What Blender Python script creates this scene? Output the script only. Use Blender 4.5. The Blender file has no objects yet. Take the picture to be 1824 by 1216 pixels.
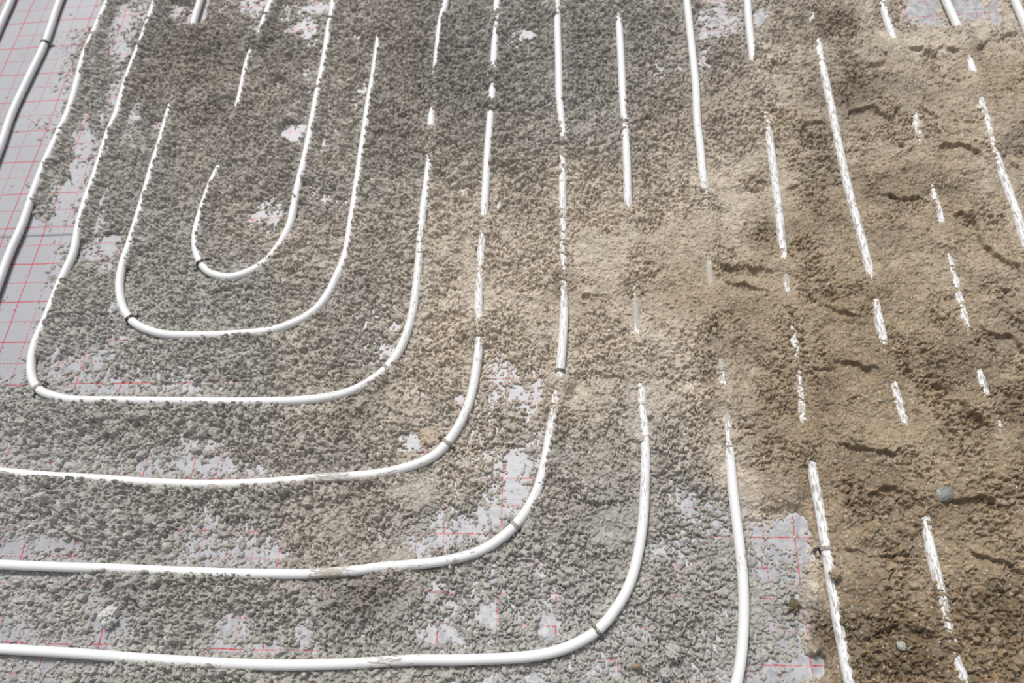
import bpy, math
import numpy as np
from mathutils import Matrix, Vector

sc = bpy.context.scene
col = sc.collection

# ------------------------------------------------------------------ camera
F_PX, PITCH, YAW, ROLL = 1370.97, 0.46848, 0.11373, 0.03651
CX, CY, CZ = 0.58614, -0.10243, 1.34849


def rot(a, b, c):
    ca, sa, cb, sb, cc, sc_ = math.cos(a), math.sin(a), math.cos(b), math.sin(b), math.cos(c), math.sin(c)
    rx = np.array([[1, 0, 0], [0, ca, -sa], [0, sa, ca]])
    ry = np.array([[cb, 0, sb], [0, 1, 0], [-sb, 0, cb]])
    rz = np.array([[cc, -sc_, 0], [sc_, cc, 0], [0, 0, 1]])
    return rz @ ry @ rx


RM = rot(PITCH, YAW, ROLL)
CAM = np.array([CX, CY, CZ])
cam_d = bpy.data.cameras.new('camera')
cam = bpy.data.objects.new('camera', cam_d)
col.objects.link(cam)
m4 = np.eye(4); m4[:3, :3] = RM; m4[:3, 3] = CAM
cam.matrix_world = Matrix(m4.tolist())
cam_d.sensor_width = 36.0
cam_d.lens = 36.0 * F_PX / 1824
cam_d.clip_start = 0.05
cam_d.dof.use_dof = True
cam_d.dof.focus_distance = 1.33
cam_d.dof.aperture_fstop = 3.2
sc.camera = cam

# ------------------------------------------------------------------ light
world = bpy.data.worlds.new('daylight'); sc.world = world
world.use_nodes = True
nt = world.node_tree; nt.nodes.clear()
wo = nt.nodes.new('ShaderNodeOutputWorld'); bg = nt.nodes.new('ShaderNodeBackground')
tc = nt.nodes.new('ShaderNodeTexCoord'); dp = nt.nodes.new('ShaderNodeVectorMath'); dp.operation = 'DOT_PRODUCT'
nt.links.new(tc.outputs['Generated'], dp.inputs[0]); dp.inputs[1].default_value = (0.30, 0.22, 0.93)
cr = nt.nodes.new('ShaderNodeValToRGB')
nt.links.new(dp.outputs['Value'], cr.inputs[0]); nt.links.new(cr.outputs[0], bg.inputs[0]); nt.links.new(bg.outputs[0], wo.inputs[0])
cr.color_ramp.elements[0].position = 0.25; cr.color_ramp.elements[0].color = (0.20, 0.195, 0.20, 1)
cr.color_ramp.elements[1].position = 1.0; cr.color_ramp.elements[1].color = (1.0, 1.03, 1.10, 1)
bg.inputs[1].default_value = 0.64

sun_d = bpy.data.lights.new('window_daylight', 'SUN'); sun = bpy.data.objects.new('window_daylight', sun_d)
col.objects.link(sun)
sun_d.energy = 3.1; sun_d.angle = math.radians(17); sun_d.color = (1.0, 0.98, 0.95)
sun.rotation_euler = (-Vector((-0.22, 0.52, 0.85))).to_track_quat('-Z', 'Y').to_euler()
sun.location = (-2, 3, 3)

sc.view_settings.view_transform = 'Standard'; sc.view_settings.look = 'None'
sc.view_settings.gamma = 1.0; sc.view_settings.use_curve_mapping = False
sc.view_settings.exposure = 0.06

# ------------------------------------------------------------------ helpers


def ground(u, v, z):
    """the point at height z where the photograph shows pixel (u, v)"""
    u = np.asarray(u, float); v = np.asarray(v, float)
    d = np.stack([(u - 912) / F_PX, -(v - 608) / F_PX, -np.ones_like(u)], -1) @ RM.T
    t = (z - CZ) / d[..., 2]
    return CAM + t[..., None] * d


def to_photo(x, y, z):
    w = np.stack([x - CX, y - CY, z - CZ], -1) @ RM
    return 912 + F_PX * w[..., 0] / -w[..., 2], 608 - F_PX * w[..., 1] / -w[..., 2]


def hsh(ix, iy, seed):
    ix = np.asarray(ix).astype(np.uint32); iy = np.asarray(iy).astype(np.uint32)
    h = ix * np.uint32(374761393) + iy * np.uint32(668265263) + np.uint32((seed * 2246822519) & 0xffffffff)
    h = (h ^ (h >> np.uint32(13))) * np.uint32(1274126177)
    h = (h ^ (h >> np.uint32(15))) * np.uint32(2246822519)
    h ^= h >> np.uint32(16)
    return (h.astype(np.float32) / np.float32(4294967295.0))


def vnoise(x, y, s, seed):
    X = x / s + 1000.0; Y = y / s + 1000.0
    ix = np.floor(X).astype(np.int64); iy = np.floor(Y).astype(np.int64)
    fx = (X - ix).astype(np.float32); fy = (Y - iy).astype(np.float32)
    fx = fx * fx * (3 - 2 * fx); fy = fy * fy * (3 - 2 * fy)
    a = hsh(ix, iy, seed); b = hsh(ix + 1, iy, seed); c = hsh(ix, iy + 1, seed); d = hsh(ix + 1, iy + 1, seed)
    return (a + (b - a) * fx + (c - a) * fy + (a - b - c + d) * fx * fy) * 2 - 1


def fbm(x, y, s, seed, octv=4, gain=0.5):
    r = 0; a = 1.0; t = 0
    for k in range(octv):
        ca, sa = math.cos(0.7 * k), math.sin(0.7 * k)
        r = r + a * vnoise(ca * x - sa * y, sa * x + ca * y, s / 2 ** k, seed + 17 * k); t += a; a *= gain
    return r / t


def domes(x, y, s, seed, rmin, rmax, zspread, dens=1.0, k=0.9):
    """height of the top of a random pile of round crumbs of cell size s; also which crumb is on top"""
    X = x / s + 500.0; Y = y / s + 500.0
    ix = np.floor(X).astype(np.int32); iy = np.floor(Y).astype(np.int32)
    best = np.full(x.shape, -1.0, np.float32); bid = np.zeros(x.shape, np.float32)
    for dx in (-1, 0, 1):
        for dy in (-1, 0, 1):
            cx = ix + dx; cy = iy + dy
            px = cx + hsh(cx, cy, seed); py = cy + hsh(cx, cy, seed + 1)
            q = hsh(cx, cy, seed + 2)
            rr = rmin + (rmax - rmin) * q * q
            zz = (hsh(cx, cy, seed + 3) - 0.5) * zspread
            ok = hsh(cx, cy, seed + 4) < dens
            ex = 0.75 + 0.5 * hsh(cx, cy, seed + 5)
            d2 = ((X - px) * ex) ** 2 + ((Y - py) / ex) ** 2
            h = np.where((d2 < rr * rr) & ok, np.sqrt(np.maximum(rr * rr - d2, 0)) * k + zz, -1.0).astype(np.float32)
            m = h > best
            best = np.where(m, h, best); bid = np.where(m, hsh(cx, cy, seed + 6), bid)
    return best * s, bid


def sm(t):
    t = np.clip(t, 0, 1); return t * t * (3 - 2 * t)


def grid_mesh(name, co, faces, cols=None, smooth=True, mat=None, attrs=None):
    me = bpy.data.meshes.new(name)
    me.vertices.add(len(co)); me.vertices.foreach_set('co', co.astype(np.float32).ravel())
    n = len(faces); k = faces.shape[1]
    me.loops.add(n * k); me.loops.foreach_set('vertex_index', faces.astype(np.int32).ravel())
    me.polygons.add(n)
    me.polygons.foreach_set('loop_start', np.arange(0, n * k, k, dtype=np.int32))
    me.polygons.foreach_set('use_smooth', np.full(n, smooth))
    me.update()
    if cols is not None:
        at = me.color_attributes.new('tint', 'FLOAT_COLOR', 'POINT')
        c4 = np.ones((len(co), 4), np.float32); c4[:, :3] = cols
        at.data.foreach_set('color', c4.ravel())
    for nm, v in (attrs or {}).items():
        at = me.attributes.new(nm, 'FLOAT', 'POINT'); at.data.foreach_set('value', v.astype(np.float32))
    if mat: me.materials.append(mat)
    o = bpy.data.objects.new(name, me); col.objects.link(o)
    return o


def tag(o, label=None, cat=None, group=None, kind=None):
    if label: o['label'] = label
    if cat: o['category'] = cat
    if group: o['group'] = group
    if kind: o['kind'] = kind
    return o


def mat_new(name):
    m = bpy.data.materials.new(name); m.use_nodes = True
    t = m.node_tree; t.nodes.clear()
    out = t.nodes.new('ShaderNodeOutputMaterial'); p = t.nodes.new('ShaderNodeBsdfPrincipled')
    t.links.new(p.outputs[0], out.inputs[0])
    return m, t, p


def N(t, kind, **kw):
    n = t.nodes.new(kind)
    for k, v in kw.items(): setattr(n, k, v)
    return n


def math_n(t, op, a, b=None, c=None):
    n = N(t, 'ShaderNodeMath', operation=op)
    for i, v in enumerate((a, b, c)):
        if v is None: continue
        if isinstance(v, (int, float)): n.inputs[i].default_value = v
        else: t.links.new(v, n.inputs[i])
    return n.outputs[0]


def mix_n(t, fac, a, b, typ='MIX'):
    n = N(t, 'ShaderNodeMix', data_type='RGBA', blend_type=typ)
    for i, v in ((0, fac), (6, a), (7, b)):
        if isinstance(v, (int, float)): n.inputs[i].default_value = v
        elif isinstance(v, tuple): n.inputs[i].default_value = v
        else: t.links.new(v, n.inputs[i])
    return n.outputs[2]


def ramp(t, v, lo, hi):
    n = N(t, 'ShaderNodeMapRange'); n.interpolation_type = 'SMOOTHSTEP'
    t.links.new(v, n.inputs[0]); n.inputs[1].default_value = lo; n.inputs[2].default_value = hi
    return n.outputs[0]


# ------------------------------------------------------------------ maps of the floor (48 px cells, 38 x 26)
T_ROWS = """
00003143323234555544455543223455431123
00132455554334555543455542335555544554
00142566555344555544455423456555666655
00141556555343566554444444456665666666
01131446665243566554444554446566666656
00414456654343556555545554444556666656
00414555555443445555544555445555656656
03115454433334445444444554455555566655
00034554434445545544456666665555666665
00113454445445555455566666665566666666
00343444545545555455556666566665666666
00442343345544344554555666666666666666
01433344445443344544555666666666666666
02223333454443245323455555555566666666
23111122344435445322245555445555666666
34454444444554443333455554455555566666
23333223344554424333455544455555666666
11322111123444433321455554535555566666
45655444543454443311455532255646666666
23455432334444321114454533321156666666
12333431113444412344444432321156666666
33235544443345433333334443321156666666
33313555444355432332333344322356666666
13312553233254522334333333321156666666
23334443222244443333333443322156666666
23334554444344443323334443221146666666
""".split()
T = np.array([[int(c) for c in (r + '6' * 38)[:38]] for r in T_ROWS], float)
T_MM = np.array([-10.5, -5.6, -3.7, -0.6, 5.0, 9.5, 14.0, 19.0, 25.0])

# colour 0 cool grey .. 9 brown, 96 px cells 19 x 13
C_ROWS = """
2223333322223345555
2233333322233455667
2223333333334466676
2223333344555567776
2222344455556677777
2222233455667778877
1122233455555778887
1122234444544678888
1122333443333578888
0112233333322268888
0112233322222227888
0112222221112228999
0112222221112228999
""".split()
C = np.array([[int(c) for c in r] for r in C_ROWS], float)
# how trodden flat the screed is, 0 crumbly .. 9 smooth
S_ROWS = """
0000000000000122445
0000000000001244556
0000000000111345666
0000000000212355675
0000000123445556665
0000000133445666655
0000000122444666665
0000002202433666655
0000002201321566665
0000002301341365544
0000001301200345544
0000001200000255454
0000000200000255444
""".split()
S = np.array([[int(c) for c in r] for r in S_ROWS], float)


def lookup(A, cell, u, v):
    gy, gx = A.shape
    fx = np.clip(u / cell - 0.5, 0, gx - 1.001); fy = np.clip(v / cell - 0.5, 0, gy - 1.001)
    ix = fx.astype(np.int32); iy = fy.astype(np.int32); fx = fx - ix; fy = fy - iy
    fx = fx * fx * (3 - 2 * fx); fy = fy * fy * (3 - 2 * fy)
    return (A[iy, ix] * (1 - fx) * (1 - fy) + A[iy, ix + 1] * fx * (1 - fy) + A[iy + 1, ix] * (1 - fx) * fy + A[iy + 1, ix + 1] * fx * fy)


# bare or nearly bare patches of foil: x, y, rx, ry, strength
PATCH = [(537, 50, 22, 16, 1), (518, 228, 22, 14, 1), (485, 385, 42, 10, .8), (1250, 45, 14, 22, 1), (1286, 38, 22, 14, 1),
         (1255, 122, 14, 24, 1), (1275, 14, 12, 6, 1), (1350, 28, 10, 14, 1), (1640, 22, 26, 20, 1), (1715, 12, 34, 9, 1), (1775, 25, 10, 24, .9), (925, 850, 26, 50, 1.1),
         (885, 915, 30, 28, 1), (795, 962, 46, 14, 1), (845, 950, 30, 16, .9), (903, 655, 12, 16, 1), (884, 672, 14, 7, 1), (915, 695, 10, 10, 1),
         (820, 706, 12, 9, 1), (688, 625, 12, 18, 1), (700, 578, 10, 9, .9), (780, 1128, 22, 22, 1), (808, 1140, 20, 12, .9),
         (870, 1090, 16, 26, .9), (970, 1120, 12, 26, 1), (935, 1005, 14, 5, .9), (735, 786, 8, 13, 1), (712, 801, 8, 5, 1), (1432, 960, 24, 34, 1.1), (1375, 1010, 14, 14, .6),
         (1430, 1100, 18, 50, .45), (1445, 1185, 34, 26, 1.1), (1385, 1195, 26, 18, .6), (345, 990, 46, 20, 1), (445, 990, 52, 16, .9),
         (325, 822, 60, 14, 1), (340, 792, 44, 9, .8), (440, 1149, 60, 9, 1), (535, 1156, 24, 9, 1), (172, 1108, 18, 26, 1), (60, 1060, 16, 12, .9),
         (15, 985, 26, 18, 1), (105, 965, 34, 14, .9), (300, 694, 70, 11, .9), (215, 693, 60, 9, .9), (160, 686, 20, 8, .9),
         (126, 640, 18, 12, .9), (652, 156, 8, 7, 1), (742, 382, 10, 7, .9), (816, 340, 8, 6, .8), (943, 62, 12, 6, 1), (283, 220, 14, 8, .8), (325, 25, 14, 20, 1),
         (200, 165, 18, 10, .9), (225, 60, 14, 34, .8), (192, 430, 24, 18, .9), (205, 470, 24, 14, .9), (200, 545, 10, 24, .8), (1228, 895, 10, 12, .9),
         (151, 228, 9, 22, .9), (144, 262, 10, 18, .9), (134, 300, 10, 20, .9), (120, 340, 15, 20, 1), (116, 378, 17, 18, .9), (214, 30, 14, 22, .9), (208, 100, 12, 20, .8), (306, 20, 10, 16, .8),
         (560, 15, 30, 8, .8), (950, 990, 12, 6, .6), (1090, 1196, 12, 10, .8), (945, 1205, 20, 8, .8), (1300, 1195, 20, 20, .8), (1300, 1105, 14, 20, .7),
         (990, 175, 12, 5, .8), (1010, 210, 8, 4, .6), (500, 150, 10, 8, .7), (1050, 530, 6, 6, .6), (50, 1150, 60, 6, .7), (150, 1157, 60, 5, .7)]
# mounds (+mm) and hollows (-mm): x, y, rx, ry, mm
MOUND = [(1375, 1080, 45, 100, 2.6), (1440, 1060, 30, 50, 2.0), (110, 885, 60, 22, 9), (160, 900, 30, 26, 6), (205, 885, 50, 30, 7), (90, 1040, 28, 24, 4), (240, 1050, 34, 30, 8), (330, 1050, 50, 26, 6), (280, 1095, 40, 30, 5),
         (170, 745, 120, 30, 5), (60, 760, 30, 20, 3), (300, 1200, 60, 12, 5), (620, 740, 40, 20, 4), (380, 130, 50, 60, 7), (330, 100, 30, 50, 6), (400, 180, 40, 20, 5), (540, 460, 60, 30, 4),
         (1360, 110, 40, 24, 12), (1790, 50, 30, 18, 12), (1500, 40, 60, 20, 9), (1480, 200, 30, 14, -8), (1340, 480, 110, 22, 9), (1530, 560, 40, 14, 8), (1690, 100, 60, 16, 8),
         (1150, 440, 90, 22, 6), (1080, 690, 60, 22, -6), (1500, 760, 60, 26, 6), (1700, 700, 60, 20, -5), (1680, 640, 40, 18, 6), (1640, 800, 50, 20, 6), (1560, 290, 40, 30, -7),
         (1470, 590, 34, 16, -7), (1560, 985, 26, 18, -9), (1090, 940, 36, 20, -5), (1450, 860, 24, 30, 6), (1700, 870, 50, 18, 8), (1530, 1060, 24, 16, 5), (1380, 860, 40, 30, 5),
         (1290, 545, 30, 16, 7), (1740, 560, 50, 20, 5), (1720, 290, 40, 20, 7), (1790, 470, 30, 20, 6), (1625, 1180, 40, 20, 7), (1580, 1120, 20, 14, -5), (1760, 1040, 50, 24, 6)]
# darker spots in the screed: x, y, rx, ry, strength
DARK_SPOTS = [(1505, 165, 85, 75, .6), (1480, 50, 80, 50, .5), (1250, 180, 90, 110, .2), (1465, 1130, 34, 50, .45), (1360, 760, 60, 60, .3), (1560, 985, 50, 30, .25), (1530, 1050, 40, 30, .35), (645, 1070, 70, 60, .38), (620, 740, 40, 50, .25),
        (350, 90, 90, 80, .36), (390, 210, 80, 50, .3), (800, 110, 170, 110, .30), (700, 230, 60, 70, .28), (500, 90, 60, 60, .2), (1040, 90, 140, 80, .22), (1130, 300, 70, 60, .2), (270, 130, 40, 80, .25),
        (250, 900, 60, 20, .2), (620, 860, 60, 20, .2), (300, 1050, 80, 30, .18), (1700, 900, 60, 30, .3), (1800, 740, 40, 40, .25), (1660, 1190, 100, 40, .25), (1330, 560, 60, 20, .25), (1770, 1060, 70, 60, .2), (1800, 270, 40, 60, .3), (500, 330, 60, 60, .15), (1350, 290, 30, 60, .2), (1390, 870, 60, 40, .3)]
# patches pressed quite flat: x, y, rx, ry
FLAT = [(740, 725, 60, 36), (725, 885, 80, 50), (590, 935, 46, 50), (640, 1095, 44, 36), (600, 830, 50, 20), (735, 1070, 60, 60), (835, 500, 28, 44), (1060, 685, 50, 26), (1065, 830, 56, 70), (1090, 940, 36, 26), (1100, 440, 90, 34),
        (1600, 330, 70, 56), (1500, 570, 60, 34), (1480, 710, 60, 40), (1690, 100, 90, 46), (1760, 190, 60, 60), (1370, 510, 60, 20), (1560, 700, 40, 40), (1310, 330, 40, 60), (1400, 350, 20, 80), (1640, 440, 60, 40), (1210, 500, 40, 60), (1520, 1000, 30, 40), (820, 640, 20, 20)]
# pipe lengths coated with dried mortar: x, y, radius, strength
COAT = [(1264, 490, 40, 1.3), (1283, 640, 50, 1.2), (1398, 500, 25, 1.1), (1124, 430, 60, 1.3), (1295, 745, 40, .9), (1135, 560, 50, 1.2), (590, 1021, 50, 1.0), (690, 1179, 55, .8), (590, 850, 60, .9), (700, 838, 50, .5), (1148, 860, 50, .6), (1145, 930, 50, .4), (820, 992, 70, .5), (725, 600, 40, .5), (826, 745, 50, .5), (1320, 1000, 26, .6), (1455, 880, 60, .7),
        (1660, 985, 60, .5), (1575, 620, 50, .5), (1133, 545, 60, .9), (1145, 710, 40, .7), (855, 440, 70, .6), (1003, 420, 50, .5), (745, 470, 60, .6), (1510, 340, 100, .3)]
# ledges trodden into the wet screed: points, drop in mm on the right of travel, width in px
LEDGE = [([(1590, 640), (1640, 675), (1700, 715), (1760, 755), (1830, 810)], 15, 24), ([(1600, 350), (1680, 380), (1740, 420), (1830, 505)], 8, 22),
         ([(1270, 478), (1330, 487), (1400, 512), (1450, 520)], 8, 16), ([(1300, 512), (1350, 522), (1400, 520)], 5, 12), ([(1430, 530), (1500, 560), (1580, 555)], 7, 14),
         ([(1440, 660), (1490, 650), (1560, 660)], 8, 16), ([(1500, 780), (1580, 800), (1620, 770)], 8, 18), ([(1420, 240), (1490, 215), (1560, 200), (1660, 205)], 7, 16),
         ([(1330, 330), (1380, 340), (1430, 330)], 5, 14), ([(1560, 110), (1620, 90), (1700, 100), (1790, 60)], 8, 16), ([(1640, 270), (1720, 275), (1790, 300)], 9, 18),
         ([(1010, 640), (1060, 668), (1120, 672)], 5, 10), ([(1020, 880), (1060, 905), (1120, 900)], 6, 12), ([(1690, 540), (1760, 600), (1830, 640)], 8, 20),
         ([(1560, 880), (1640, 870), (1700, 900), (1800, 890)], 8, 18), ([(1500, 960), (1540, 1000), (1600, 990)], 7, 14), ([(1540, 1130), (1600, 1100), (1680, 1130)], 7, 18), ([(1700, 960), (1760, 1000), (1830, 1010)], 7, 18),
         ([(660, 700), (700, 730), (740, 735)], 4, 9), ([(820, 830), (850, 850), (880, 820)], 3, 7), ([(1400, 810), (1440, 790), (1460, 740)], 6, 12), ([(560, 720), (580, 780), (560, 830)], 3, 8)]

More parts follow.
